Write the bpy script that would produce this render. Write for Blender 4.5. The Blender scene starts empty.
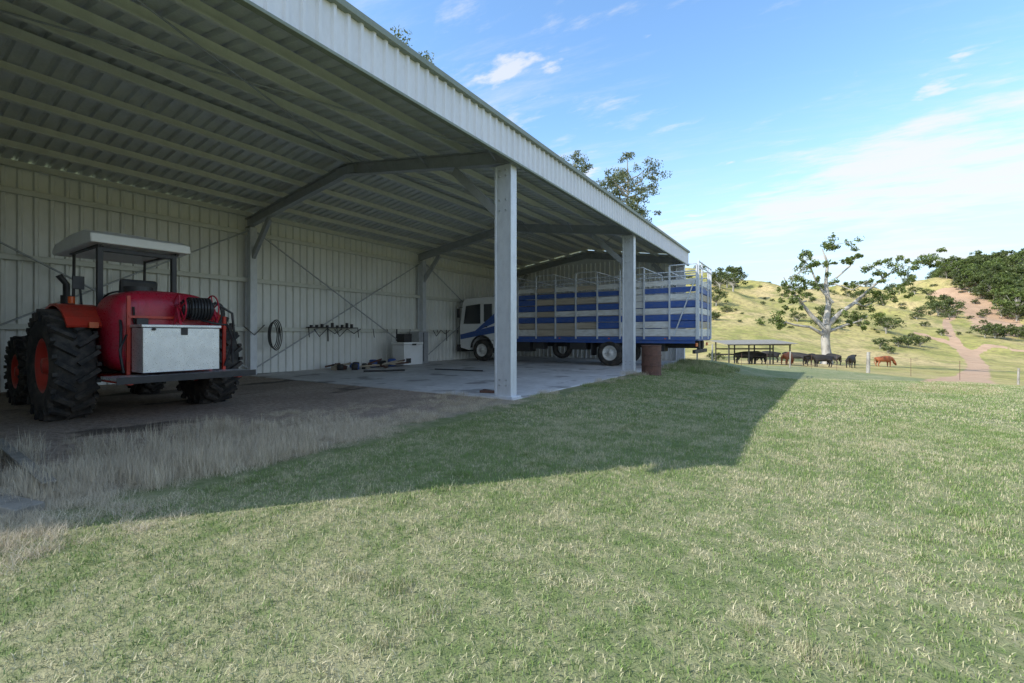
import bpy, math, random
import numpy as np
from mathutils import Vector, Matrix, Euler
random.seed(7); rng=np.random.default_rng(7)
S=bpy.context.scene
COL=S.collection
FX,FY=-.5417,.8406; RX,RY=.8406,.5417
CAMH=1.2; FP=455.1; HOR=335.0
# ------------------------------------------------------------ materials
class NG:
    def __init__(s,mat):
        mat.use_nodes=True; s.t=mat.node_tree; s.n=s.t.nodes; s.l=s.t.links
        s.n.clear(); s.out=s.n.new('ShaderNodeOutputMaterial')
    def new(s,t,**k):
        n=s.n.new(t)
        for a,b in k.items(): setattr(n,a,b)
        return n
    def put(s,sock,v):
        if hasattr(v,'is_output'): s.l.new(v,sock)
        elif isinstance(v,(tuple,list)):
            v=tuple(v)
            if len(sock.default_value)==4 and len(v)==3: v=v+(1,)
            sock.default_value=v
        else: sock.default_value=v
    def pos(s): return s.new('ShaderNodeNewGeometry').outputs['Position']
    def attr(s,name): return s.new('ShaderNodeAttribute',attribute_name=name).outputs['Fac']
    def mapv(s,v,scale=(1,1,1),loc=(0,0,0)):
        m=s.new('ShaderNodeMapping'); s.put(m.inputs['Vector'],v); m.inputs['Scale'].default_value=scale; m.inputs['Location'].default_value=loc
        return m.outputs[0]
    def noise(s,v,scale,detail=4,rough=.55):
        n=s.new('ShaderNodeTexNoise'); s.put(n.inputs['Vector'],v); n.inputs['Scale'].default_value=scale
        n.inputs['Detail'].default_value=detail; n.inputs['Roughness'].default_value=rough
        return n.outputs['Fac']
    def math(s,op,a,b=0,c=None,clamp=False):
        n=s.new('ShaderNodeMath',operation=op,use_clamp=clamp); s.put(n.inputs[0],a); s.put(n.inputs[1],b)
        if c is not None: s.put(n.inputs[2],c)
        return n.outputs[0]
    def step(s,v,a,b,lo=0.,hi=1.):
        n=s.new('ShaderNodeMapRange',interpolation_type='SMOOTHSTEP'); s.put(n.inputs[0],v)
        n.inputs[1].default_value=a; n.inputs[2].default_value=b; n.inputs[3].default_value=lo; n.inputs[4].default_value=hi
        return n.outputs[0]
    def mix(s,f,a,b,mode='MIX'):
        n=s.new('ShaderNodeMix',data_type='RGBA',blend_type=mode); s.put(n.inputs[0],f); s.put(n.inputs[6],a); s.put(n.inputs[7],b)
        return n.outputs[2]
    def bump(s,h,dist=.01,strength=.6):
        n=s.new('ShaderNodeBump'); s.put(n.inputs['Height'],h); n.inputs['Distance'].default_value=dist; n.inputs['Strength'].default_value=strength
        return n.outputs[0]
    def bsdf(s,col,rough=.6,metal=0.,normal=None,spec=.5):
        b=s.new('ShaderNodeBsdfPrincipled'); s.put(b.inputs['Base Color'],col); s.put(b.inputs['Roughness'],rough)
        s.put(b.inputs['Metallic'],metal); b.inputs['Specular IOR Level'].default_value=spec
        if normal is not None: s.l.new(normal,b.inputs['Normal'])
        s.l.new(b.outputs[0],s.out.inputs[0]); return b
def M(name,col,rough=.6,metal=0.,dirt=.35,dcol=None,scale=3.,bump=.0,bscale=40.,spec=.5,stretch=(1,1,1)):
    m=bpy.data.materials.new(name); g=NG(m); p=g.mapv(g.pos(),stretch)
    n1=g.noise(p,scale,3,.6); n2=g.noise(p,scale*9,2,.6)
    f=g.step(g.math('ADD',g.math('MULTIPLY',n1,.7),g.math('MULTIPLY',n2,.3)),.38,.68)
    dc=dcol if dcol else tuple(c*.55 for c in col)
    c=g.mix(g.math('MULTIPLY',f,dirt),col,dc)
    nm=None
    if bump>0: nm=g.bump(g.noise(p,bscale,3),bump,.7)
    rr=g.step(n2,.3,.7,max(0.05,rough-.08),min(1,rough+.12))
    g.bsdf(c,rr,metal,nm,spec); return m
galv=M('galvanised_steel',(.48,.50,.52),.42,.5,.5,(.32,.33,.34),6)
galv_l=M('galvanised_column',(.66,.69,.73),.45,.25,.45,(.46,.48,.52),9,stretch=(1,1,.5))
purl=M('purlin_steel',(.70,.71,.65),.5,.12,.4,(.52,.53,.48),5)
roofm=M('roof_sheet_underside',(.70,.72,.73),.38,.35,.45,(.50,.52,.53),2.5)
wallm=M('wall_sheet',(.82,.83,.80),.45,.1,.45,(.64,.65,.62),1.6,stretch=(1,1,.35))
fasc=M('fascia_sheet',(.76,.77,.82),.5,.05,.35,(.60,.61,.65),3,stretch=(1,1,.4))
trimg=M('trim_green_grey',(.24,.27,.22),.5,.1,.3)
rubber=M('tyre_rubber',(.025,.025,.025),.85,0,.7,(.13,.11,.09),6,.004,60)
redp=M('red_orange_paint',(.62,.05,.028),.38,0,.5,(.30,.07,.05),5)
redtank=M('red_poly_tank',(.52,.015,.045),.32,0,.55,(.27,.03,.045),4)
blackp=M('black_paint',(.02,.02,.022),.45,0,.4,(.07,.065,.06),6)
hosem=M('rubber_hose',(.025,.025,.028),.4,0,.4,(.08,.075,.07),9)
whitec=M('white_fibreglass',(.90,.90,.88),.4,0,.3,(.72,.71,.67),5)
alu=M('checker_aluminium',(.72,.73,.74),.33,.55,.5,(.48,.48,.48),7,.002,120)
darkm=M('chassis_black',(.03,.03,.032),.6,0,.5,(.08,.07,.06),5)
bluep=M('blue_paint',(.035,.10,.36),.45,0,.6,(.12,.16,.27),6,stretch=(1,1,3))
whitep=M('dirty_white_paint',(.74,.74,.72),.5,0,.6,(.42,.39,.33),5,stretch=(.7,1,3))
tanw=M('weathered_timber',(.50,.43,.33),.8,0,.6,(.25,.21,.17),5,.003,50,stretch=(.3,1,6))
cabw=M('cab_white',(.82,.83,.83),.35,0,.3,(.6,.59,.55),3)
glassm=M('dark_glass',(.03,.035,.04),.08,0,.2,spec=.8)
rust=M('rusty_steel',(.15,.075,.055),.8,0,.6,(.07,.045,.04),8,.003,60)
orange=M('orange_lamp',(.7,.12,.02),.3)
wood=M('grey_timber',(.28,.26,.22),.85,0,.6,(.13,.12,.10),8,.004,60)
bark=M('pale_bark',(.46,.43,.38),.85,0,.8,(.14,.12,.10),3,.02,20,stretch=(1,1,.4))
cowb=M('cow_hide_black',(.018,.016,.015),.7,0,.3)
cowr=M('cow_hide_red',(.34,.10,.035),.7,0,.3)
def concrete():
    m=bpy.data.materials.new('concrete_slab'); g=NG(m); p=g.pos()
    n=g.noise(p,.55,4,.6); n2=g.noise(p,5,4,.6); n3=g.noise(g.mapv(p,(1,1,1),(9,4,0)),1.1,3,.5)
    c=g.mix(g.step(n,.35,.65),(.68,.67,.66),(.53,.52,.51))
    c=g.mix(g.step(n2,.4,.75,0,.5),c,(.38,.37,.36))
    c=g.mix(g.step(n3,.58,.66,0,.7),c,(.19,.18,.175))
    g.bsdf(c,.7,0,g.bump(g.noise(p,60,2),.003,.5)); return m
concm=concrete()
def lawncol(g,p,hi=True):
    a=g.noise(p,.45,3,.6); b=g.noise(p,3.1,3,.7); c=g.noise(p,14,2,.6)
    f=g.math('ADD',g.math('ADD',g.math('MULTIPLY',a,.28),g.math('MULTIPLY',b,.40)),g.math('MULTIPLY',c,.32))
    return g.step(f,.38,.64)
def groundm():
    m=bpy.data.materials.new('ground_cover'); g=NG(m); p=g.pos()
    lf=lawncol(g,p); fine=g.noise(p,70,3,.7); mid=g.noise(p,9,3,.6)
    lawn=g.mix(lf,(.16,.21,.075),(.37,.35,.20))
    lawn=g.mix(g.step(fine,.35,.7,.0,.45),lawn,(.09,.10,.05))
    big=g.noise(p,.035,4,.6); b2=g.noise(p,.22,5,.65); b3=g.noise(p,1.2,4,.75)
    past=g.mix(g.step(big,.38,.62),(.40,.36,.11),(.54,.42,.20))
    past=g.mix(g.step(b2,.45,.64,0,.75),past,(.22,.235,.06))
    past=g.mix(g.step(b3,.45,.64,0,.7),past,(.20,.16,.08))
    gd=g.noise(p,14,4,.65); st=g.noise(p,60,2,.6); ds=g.noise(p,.8,4,.6)
    dirt=g.mix(g.step(ds,.35,.65),(.46,.37,.29),(.33,.265,.21))
    dirt=g.mix(g.step(gd,.42,.62,0,.6),dirt,(.18,.14,.115))
    dirt=g.mix(g.step(st,.58,.66,0,.8),dirt,(.56,.50,.44))
    oil=g.noise(g.mapv(p,(1,.6,1),(3,2,0)),1.0,3,.6)
    dirt=g.mix(g.step(oil,.55,.66,0,.8),dirt,(.075,.058,.047))
    dry=g.mix(g.step(fine,.4,.65),(.44,.38,.28),(.20,.17,.135))
    sd=g.attr('dirt'); wob=g.math('MULTIPLY',g.math('SUBTRACT',g.noise(p,1.4,5,.7),.5),1.7)
    sdw=g.math('ADD',sd,wob)
    c=g.mix(g.step(g.attr('pasture'),-.8,.8),lawn,past)
    c=g.mix(g.step(sdw,-.2,.15),c,dry)
    c=g.mix(g.step(sdw,.15,.8),c,dirt)
    trk=g.math('ADD',g.attr('track'),g.math('MULTIPLY',g.math('SUBTRACT',g.noise(p,.45,4,.7),.5),1.5))
    c=g.mix(g.step(trk,.42,.6),c,g.mix(g.noise(p,.6,4,.6),(.62,.42,.27),(.34,.22,.14)))
    h=g.math('ADD',g.math('MULTIPLY',fine,.5),g.math('MULTIPLY',mid,1.0))
    g.bsdf(c,.92,0,g.bump(h,.03,.8),.2); return m
gm=groundm()
def blademat(name,green,straw,dark,bias):
    m=bpy.data.materials.new(name); g=NG(m); p=g.pos(); r=g.attr('tone')
    lf=lawncol(g,p)
    f=g.math('ADD',g.math('MULTIPLY',lf,.75),g.math('MULTIPLY',r,.75))
    c=g.mix(g.step(f,bias,bias+.65),green,straw)
    c=g.mix(g.math('MULTIPLY',g.step(g.math('FRACT',g.math('MULTIPLY',r,7.3)),.6,1),.6),c,dark)
    g.bsdf(c,.65,0,None,.2)
    return m
blade_m=blademat('grass_blades',(.18,.27,.075),(.55,.50,.33),(.09,.13,.045),.42)
dry_m=blademat('dry_grass_blades',(.40,.34,.23),(.64,.56,.42),(.23,.19,.14),.1)
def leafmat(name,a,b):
    m=bpy.data.materials.new(name); g=NG(m); r=g.attr('tone')
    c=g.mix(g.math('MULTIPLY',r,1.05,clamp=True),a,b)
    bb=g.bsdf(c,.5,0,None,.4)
    tr=g.new('ShaderNodeBsdfTranslucent'); g.put(tr.inputs[0],c)
    mx=g.new('ShaderNodeMixShader'); mx.inputs[0].default_value=.3
    g.l.new(bb.outputs[0],mx.inputs[1]); g.l.new(tr.outputs[0],mx.inputs[2]); g.l.new(mx.outputs[0],g.out.inputs[0]); return m
leafA=leafmat('tree_leaves',(.05,.085,.02),(.20,.25,.06))
leafG=leafmat('gum_leaves',(.07,.10,.045),(.24,.26,.13))
leafF=leafmat('bush_leaves',(.04,.065,.018),(.15,.18,.05))
# ------------------------------------------------------------ builder
class B:
    def __init__(s): s.v=[];s.f=[];s.m=[];s.sm=[]
    def add(s,vs,fs,mi=0,smooth=False):
        o=len(s.v); s.v+= [tuple(v) for v in vs]
        for f in fs: s.f.append([i+o for i in f]); s.m.append(mi); s.sm.append(smooth)
    def box(s,c,sz,rot=None,mi=0,taper=None):
        R=rot if isinstance(rot,Matrix) else (Euler(rot).to_matrix() if rot else Matrix.Identity(3))
        c=Vector(c); vs=[]
        for z in(-1,1):
            for x,y in((-1,-1),(1,-1),(1,1),(-1,1)):
                t=taper if (taper and z>0) else (1,1)
                vs.append(c+R@Vector((x*sz[0]/2*t[0],y*sz[1]/2*t[1],z*sz[2]/2)))
        s.add(vs,[(0,3,2,1),(4,5,6,7),(0,1,5,4),(1,2,6,5),(2,3,7,6),(3,0,4,7)],mi)
    def bb(s,x0,x1,y0,y1,z0,z1,mi=0): s.box(((x0+x1)/2,(y0+y1)/2,(z0+z1)/2),(x1-x0,y1-y0,z1-z0),None,mi)
    def beam(s,p0,p1,w,h,mi=0):
        p0=Vector(p0);p1=Vector(p1);d=p1-p0; q=d.to_track_quat('X','Z').to_matrix()
        s.box((p0+p1)/2,(d.length,w,h),q,mi)
    def tube(s,pts,rad,n=8,mi=0,caps=True):
        pts=[Vector(p) for p in pts]
        if not hasattr(rad,'__len__'): rad=[rad]*len(pts)
        rings=[];up=None
        for i,p in enumerate(pts):
            d=(pts[min(i+1,len(pts)-1)]-pts[max(i-1,0)]).normalized()
            if up is None: up=Vector((0,0,1)) if abs(d.z)<.9 else Vector((1,0,0))
            a=d.cross(up).normalized(); b=a.cross(d).normalized(); up=b
            rings.append([p+(a*math.cos(t)+b*math.sin(t))*rad[i] for t in [2*math.pi*k/n for k in range(n)]])
        vs=[v for r in rings for v in r]; fs=[]
        for i in range(len(pts)-1):
            for k in range(n):
                k2=(k+1)%n; fs.append((i*n+k,i*n+k2,(i+1)*n+k2,(i+1)*n+k))
        s.add(vs,fs,mi,True)
        if caps:
            s.add(rings[0],[tuple(range(n))],mi); s.add(rings[-1],[tuple(range(n-1,-1,-1))],mi)
    def rev(s,c,prof,n=32,mi=0,axis='Y',smooth=True):
        c=Vector(c); vs=[]
        for k in range(n):
            t=2*math.pi*k/n
            for r,h in prof:
                if axis=='Y': vs.append(c+Vector((r*math.cos(t),h,r*math.sin(t))))
                elif axis=='X': vs.append(c+Vector((h,r*math.cos(t),r*math.sin(t))))
                else: vs.append(c+Vector((r*math.cos(t),r*math.sin(t),h)))
        m=len(prof); fs=[]
        for k in range(n):
            k2=(k+1)%n
            for j in range(m-1): fs.append((k*m+j,k*m+j+1,k2*m+j+1,k2*m+j))
        s.add(vs,fs,mi,smooth)
    def prism(s,prof,y0,y1,mi=0):
        n=len(prof)
        vs=[(x,y0,z) for x,z in prof]+[(x,y1,z) for x,z in prof]
        fs=[tuple(range(n)),tuple(range(2*n-1,n-1,-1))]+[(i,i+n,(i+1)%n+n,(i+1)%n) for i in range(n)]
        s.add(vs,fs,mi)
    def obj(s,name,mats,parent=None,bevel=0,seg=2,smooth=False):
        me=bpy.data.meshes.new(name)
        off=Vector(parent.location) if parent else Vector((0,0,0))
        me.from_pydata([tuple(Vector(v)-off) for v in s.v],[],s.f)
        for m in (mats if isinstance(mats,(list,tuple)) else [mats]): me.materials.append(m)
        me.polygons.foreach_set('material_index',s.m); me.polygons.foreach_set('use_smooth',[True]*len(s.f) if smooth else s.sm)
        o=bpy.data.objects.new(name,me); COL.objects.link(o)
        if parent: o.parent=parent
        if bevel:
            b=o.modifiers.new('bevel','BEVEL'); b.width=bevel; b.segments=seg; b.limit_method='ANGLE'
        me.update(); return o
def empty(name,loc=(0,0,0)):
    e=bpy.data.objects.new(name,None); e.location=loc; e.empty_display_size=.3; COL.objects.link(e); return e
# ------------------------------------------------------------ terrain
def ss(a,b,x):
    t=np.clip((x-a)/(b-a),0,1); return t*t*(3-2*t)
def height(X,Y):
    X=np.asarray(X,float);Y=np.asarray(Y,float)
    d=FX*X+FY*Y; l=RX*X+RY*Y
    s=ss(-4.2,-.5,X)+ss(23,30,Y)*(1-ss(-4.2,-.5,X))
    z=-np.minimum(1.4,.034*np.maximum(0,Y-7))*s
    b=.955*X+.296*Y-11.45
    z=z-.05*np.clip(b,0,40)*ss(5,20,Y+d)
    front=ss(50,165,d)
    a=l/np.maximum(d,1)
    z=z+front*(21+2.5*np.sin(l*.03+1)+2*np.sin(l*.071+d*.03)+1.6*np.sin(l*.16+d*.11)+1.1*np.sin(l*.31-d*.07)+.5*np.sin(l*.7+d*.2))
    z=z+ss(120,230,d)*ss(.80,1.05,a)*11
    z=z+ss(25,90,d)*.5*np.sin(X*.13+Y*.05)*np.sin(Y*.11)
    z=z+ss(300,900,d)*10
    return z
def hz(x,y): return float(height(x,y))
def pix(px,py,dmin=2):
    rx=(px-512)/FP; rz=(HOR-py)/FP; d=dmin
    while d<600:
        x=d*FX+rx*d*RX; y=d*FY+rx*d*RY
        if CAMH+rz*d<=hz(x,y): return x,y
        d*=1.004
    return x,y
def at(px,d):
    l=(px-512)/FP*d; return d*FX+l*RX, d*FY+l*RY
def tracks():
    T=[]
    T.append(([pix(*p) for p in[(950,392),(970,378),(978,366),(970,354),(957,346),(940,340),(920,334)]],1.15))
    T.append(([pix(*p) for p in[(948,293),(962,300),(975,308),(990,316),(1001,324),(1004,331)]],5.5))
    T.append(([pix(*p) for p in[(970,354),(990,345),(1015,350),(1040,352)]],.8))
    T.append(([pix(*p) for p in[(978,366),(962,350),(950,335),(946,322),(955,310)]],.8))
    return T
def build_ground():
    angs=[]; a=-180.
    while a<180:
        angs.append(a)
        a+= .22 if 18<=a<58 else (.6 if -55<=a<60 else 3)
    angs=np.radians(np.array(angs)); na=len(angs)
    rs=[.4]
    while rs[-1]<1400: rs.append(rs[-1]*1.018+.01)
    rs=np.array(rs); nr=len(rs)
    A,Rr=np.meshgrid(angs,rs)
    d=Rr*np.cos(A); l=Rr*np.sin(A)
    X=d*FX+l*RX; Y=d*FY+l*RY; Z=height(X,Y)
    v=np.stack([X,Y,Z],-1).reshape(-1,3); v=np.vstack([v,[[0,0,0]]])
    idx=np.arange(nr*na).reshape(nr,na); nx=np.roll(idx,-1,1)
    q=np.stack([idx[:-1],idx[1:],nx[1:],nx[:-1]],-1).reshape(-1,4)[:,::-1]
    fs=[tuple(r) for r in q.tolist()]+[(nr*na,int(idx[0,k]),int(nx[0,k])) for k in range(na)]
    me=bpy.data.meshes.new('ground'); me.from_pydata(v.tolist(),[],fs)
    me.polygons.foreach_set('use_smooth',[True]*len(fs))
    X=v[:,0];Y=v[:,1]
    dirt=np.minimum(np.minimum(-4.5-X,X+15.2),np.minimum(Y+1.2,22.3-Y)); dirt=np.clip(dirt,-2,2)
    b=.955*X+.296*Y-11.45; past=np.clip(b,-3,3); past=np.maximum(past,np.clip(Y-40,-3,3))
    trk=np.zeros(len(X))
    for poly,w in tracks():
        best=np.full(len(X),1e9)
        for (x0,y0),(x1,y1) in zip(poly[:-1],poly[1:]):
            dx,dy=x1-x0,y1-y0; t=np.clip(((X-x0)*dx+(Y-y0)*dy)/(dx*dx+dy*dy+1e-9),0,1)
            best=np.minimum(best,np.hypot(X-x0-t*dx,Y-y0-t*dy))
        trk=np.maximum(trk,1-ss(w*.4,w*1.3,best))
    for nm,arr in(('dirt',dirt),('pasture',past),('track',trk)):
        at_=me.attributes.new(nm,'FLOAT','POINT'); at_.data.foreach_set('value',arr.astype(np.float32))
    me.materials.append(gm)
    o=bpy.data.objects.new('ground',me); COL.objects.link(o)
build_ground()
# ------------------------------------------------------------ shed
XF=-4.8; XB=-14.1; XR=(XF+XB)/2; YE=21.66; Y0=0.0
PF=.152
shed=empty('farm_shed',(XR,YE/2,0))
def ribbed(p0,du,dv,L,H,nrm,pitch=.2,rib=.035,mat=None,name='sheet',parent=None):
    p0=Vector(p0);du=Vector(du).normalized();dv=Vector(dv).normalized();nrm=Vector(nrm).normalized()
    prof=[];u=0
    while u<L:
        for a,h in((0,0),(pitch*.56,0),(pitch*.66,1),(pitch*.86,1),(pitch*.96,0)):
            if u+a<=L: prof.append((u+a,h*rib))
        u+=pitch
    prof.append((L,0))
    n=len(prof); vs=[p0+du*a+nrm*h for a,h in prof]+[p0+du*a+nrm*h+dv*H for a,h in prof]
    b=B(); b.add(vs,[(i,i+1,n+i+1,n+i) for i in range(n-1)]); return b.obj(name,mat,parent)
sh=4.9
lenS=math.hypot(XF+.22-XR,PF*(XF+.22-XR))
ribbed((XF+.22,-.3,sh-PF*.22),(0,1,0),(-1,0,PF),YE+.6,lenS,(0,0,1),.25,.055,roofm,'roof_sheet_front',shed)
ribbed((XR,-.3,sh+PF*(XF-XR)),(0,1,0),(-1,0,-PF),YE+.6,lenS,(0,0,1),.25,.055,roofm,'roof_sheet_back',shed)
ribbed((XB-.12,-.2,0),(0,1,0),(0,0,1),YE+.4,4.86,(1,0,0),.25,.045,wallm,'back_wall_sheet',shed)
ribbed((XB-.1,YE+.14,0),(1,0,0),(0,0,1),XF-XB+.2,4.86,(0,-1,0),.25,.045,wallm,'far_end_wall_sheet',shed)
ribbed((XB-.1,Y0-.16,0),(1,0,0),(0,0,1),XF-XB+.2,4.86,(0,1,0),.25,.045,wallm,'near_end_wall_sheet',shed)
for yy in(YE+.14,Y0-.16):
    b=B(); b.add([(XB-.1,yy,4.86),(XF+.1,yy,4.86),(XR,yy,4.86+.70)],[(0,1,2)]); b.obj('gable_sheet',wallm,shed)
ribbed((XF+.27,-.3,4.41),(0,1,0),(0,0,1),YE+.6,.56,(1,0,0),.19,.035,fasc,'fascia_sheet',shed)
b=B(); b.bb(XF+.22,XF+.36,-.32,YE+.33,4.965,5.05); b.bb(XF+.24,XF+.325,-.32,YE+.33,4.37,4.41); b.obj('fascia_trim',trimg,shed,.006)
b=B(); b.bb(XF+.225,XF+.262,-.3,YE+.3,4.42,4.96); b.obj('fascia_backing',purl,shed)
def sect(b,p0,p1,w,h,t=.02,up=(0,0,1)):
    p0=Vector(p0);p1=Vector(p1);d=(p1-p0).normalized(); upv=Vector(up); side=d.cross(upv).normalized(); upv=side.cross(d).normalized()
    R=Matrix((d,side,upv)).transposed(); L=(p1-p0).length; c=(p0+p1)/2
    b.box(c,(L,t,h-2*t-.002),R)
    for k in(-1,1): b.box(c+upv*k*(h/2-t/2),(L,w,t),R)
YB=[0.0,7.22,14.44,YE]
raf=B()
for y in YB:
    zb=4.42+.14
    sect(raf,(XF+.12,y,zb),(XR-.0,y,zb+PF*(XF-XR)),.16,.28)
    sect(raf,(XB-.05,y,zb),(XR+.0,y,zb+PF*(XF-XR)),.158,.28)
    raf.beam((XF-.08,y,3.45),(XF-1.25,y,4.56),.10,.16)
    raf.beam((XB+.1,y,3.35),(XB+1.15,y,4.54),.10,.16)
    raf.box((XR,y,5.22),(.7,.19,.2))
raf.obj('rafters',galv,shed,.004)
col=B()
for y in YB:
    x=XF
    col.bb(x-.16,x+.16,y-.085,y+.085,0,4.42)
    col.bb(x-.19,x-.15,y-.10,y+.10,0.0,4.40)
    col.bb(x+.15,x+.19,y-.10,y+.10,0.0,4.40)
    col.bb(x-.25,x+.25,y-.16,y+.16,.02,.055)
    x=XB+.16
    col.bb(x-.14,x+.12,y-.07,y+.07,0,4.4)
    col.bb(x-.17,x-.13,y-.1,y+.1,0,4.4); col.bb(x+.11,x+.15,y-.1,y+.1,0,4.4)
col.obj('columns',galv_l,shed,.008)
bolts=B()
for y in YB:
    for z in(3.55,3.75,4.2,4.3,.25,.35):
        for xx in(-.07,.07): bolts.tube([(XF+xx,y-.115,z),(XF+xx,y-.08,z)],.016,6)
bolts.obj('bolts',galv,shed)
pu=B()
for side in(0,1):
    for k in range(6):
        dx=.12+k*.90
        x=(XF-dx) if side==0 else (XB+dx)
        z=4.70+PF*dx+.08
        a=-math.atan(PF)*(-1 if side==0 else 1)
        R=Euler((0,a,0)).to_matrix()
        pu.box((x,YE/2,z),(.02,YE+.3,.15),R)
        for kk,sx in((-1,.035),(1,-.035)):
            pu.box(Vector((x,YE/2,z))+R@Vector((sx,0,kk*.075)),(.075,YE+.3,.012),R)
            pu.box(Vector((x,YE/2,z))+R@Vector((sx*2,0,kk*.066)),(.008,YE+.3,.024),R)
pu.obj('purlins',purl,shed)
gi=B()
for z in(1.38,2.85,4.25):
    gi.bb(XB+.02,XB+.09,-.1,YE+.1,z-.06,z+.06)
    gi.bb(XB+.09,XB+.12,-.1,YE+.1,z+.04,z+.06)
gi.bb(XB,XF,YE-.02,YE+.07,1.35,1.47); gi.bb(XB,XF,YE-.02,YE+.07,2.9,3.02)
gi.obj('wall_girts',purl,shed)
br=B()
for i in range(3):
    y0,y1=YB[i],YB[i+1]
    br.tube([(XB+.2,y0+.1,.2),(XB+.2,y1-.1,4.3)],.022,6); br.tube([(XB+.25,y0+.1,4.3),(XB+.25,y1-.1,.2)],.022,6)
    zz=lambda x:4.66+PF*(XF-x)
    br.tube([(XF-.2,y0,zz(XF-.2)),(XR+.3,y1,zz(XR+.3))],.014,6); br.tube([(XF-.2,y1,zz(XF-.2)+.02),(XR+.3,y0,zz(XR+.3)+.02)],.014,6)
for y in YB[1:]:
    for k in range(0,5,2):
        x=XF-.12-.9*k-.05; z=4.7+PF*(XF-x)
        br.beam((x,y-.5,z+.02),(x,y-.03,z-.22),.03,.004); br.beam((x,y+.5,z+.02),(x,y+.03,z-.22),.03,.004)
br.obj('bracing',galv,shed)
slab=B(); slab.bb(XB-.05,XF+.3,7.02,YE+.1,-.25,.02); slab.obj('concrete_slab',concm,None,.01)
# ------------------------------------------------------------ tyres
def tyre(b,c,R,w,rim,lug=0,mi=0):
    pr=[(rim,-w*.40),(rim+.02,-w*.46),((R+rim)/2,-w*.52),(R-.07,-w*.49),(R-.02,-w*.40),(R-.01,0),(R-.02,w*.40),(R-.07,w*.49),((R+rim)/2,w*.52),(rim+.02,w*.46),(rim,w*.40)]
    b.rev(c,pr,40,mi,'Y')
    if lug:
        for k in range(lug):
            for sd in(-1,1):
                t=2*math.pi*(k+(.5 if sd>0 else 0))/lug
                Rm=Matrix.Rotation(-t,3,'Y')@Matrix.Rotation(sd*math.radians(38),3,'X')
                cc=Vector(c)+Matrix.Rotation(-t,3,'Y')@Vector((R+.012,sd*w*.25,0))
                b.box(cc,(.075,w*.60,.055),Rm,mi)
                cc=Vector(c)+Matrix.Rotation(-t,3,'Y')@Vector((R-.06,sd*w*.49,-w*.19))
                b.box(cc,(.13,.05,.05),Matrix.Rotation(-t,3,'Y'),mi)
    else:
        for yy in(-.25,-.08,.08,.25):
            b.rev(c,[(R-.01,w*(yy-.06)),(R+.012,w*(yy-.05)),(R+.012,w*(yy+.05)),(R-.01,w*(yy+.06))],40,mi,'Y')
def rim(b,c,r,w,side,mi=0,hub=.12,holes=8):
    s_=side
    b.rev(c,[(r+.005,s_*w*.42),(r-.03,s_*w*.42),(r-.05,s_*w*.25),(r*.75,s_*w*.16),(r*.45,s_*w*.12),(hub,s_*w*.2),(hub*.9,s_*w*.42),(.001,s_*w*.44)],32,mi,'Y')
    for k in range(holes):
        t=2*math.pi*k/holes
        p=Vector(c)+Vector((hub*1.6*math.cos(t),s_*w*.13,hub*1.6*math.sin(t)))
        b.tube([p,p+Vector((0,s_*.05,0))],.016,6,mi)
    b.rev(c,[(r,-w*.40),(r,w*.40)],32,mi,'Y')
# ------------------------------------------------------------ tractor
tr=empty('tractor',(-9.6,2.95,0))
yc=2.95; b=B(); rb=B()
for y,sd in((2.0,-1),(3.9,1)):
    tyre(b,(-9.05,y,.765),.755,.46,.38,20); rim(rb,(-9.05,y,.765),.385,.46,sd)
    rim(rb,(-9.05,y,.765),.382,.40,-sd)
for y,sd in((2.1,-1),(3.8,1)):
    tyre(b,(-11.45,y,.57),.56,.34,.29,18); rim(rb,(-11.45,y,.57),.295,.34,sd,hub=.09)
b.obj('tyres',rubber,tr); rb.obj('wheel_rims',redp,tr)
b=B()
b.prism([(-11.9,1.0),(-11.95,1.35),(-11.8,1.5),(-10.45,1.62),(-10.35,1.0)],yc-.33,yc+.33)
b.obj('bonnet',redp,tr,.08,4)
b=B(); b.bb(-11.9,-9.9,yc-.22,yc+.22,.62,.99); b.bb(-10.0,-8.85,yc-.32,yc+.32,.55,1.05); b.tube([(-9.05,2.0,.765),(-9.05,3.9,.765)],.13,12)
b.tube([(-11.45,2.1,.57),(-11.45,3.8,.57)],.09,10); b.bb(-10.6,-9.6,yc-.75,yc+.75,.68,.74); b.bb(-11.99,-11.9,yc-.3,yc+.3,.8,1.35)
b.bb(-10.5,-10.1,yc-.78,yc-.5,.4,.46);b.tube([(-8.85,yc-.35,.6),(-8.2,yc-.4,.5)],.03,8);b.tube([(-8.85,yc+.35,.6),(-8.2,yc+.4,.5)],.03,8);b.tube([(-8.85,yc,1.05),(-8.3,yc,.95)],.03,8)
b.obj('chassis_and_axles',blackp,tr,.02)
b=B()
for ys in((1.92,2.36),(3.54,3.98)):
    n=10; pts=[]
    for k in range(n+1):
        t=math.radians(38+(155-38)*k/n); pts.append((-9.12+.86*math.cos(t),.80+.84*math.sin(t)))
    for k in range(n):
        (x0,z0),(x1,z1)=pts[k],pts[k+1]
        b.beam((x0,(ys[0]+ys[1])/2,z0),(x1,(ys[0]+ys[1])/2,z1),ys[1]-ys[0],.035)
    yi=ys[1] if ys[0]<3 else ys[0]
    b.add([(-9.1,yi,.95)]+[(x,yi,z) for x,z in pts],[(0,i,i+1) for i in range(1,n+1)])
b.obj('rear_fenders',redp,tr)
b=B(); b.bb(-9.35,-9.1,yc-.3,yc+.3,1.1,1.2);b.bb(-9.7,-9.22,yc-.26,yc+.26,1.2,1.32); b.box((-9.2,yc,1.75),(.1,.5,.7),(0,.12,0)); b.obj('operator_seat',blackp,tr,.04)
b=B(); b.tube([(-10.4,yc,1.3),(-10.1,yc,1.80)],.03,8)
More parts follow.
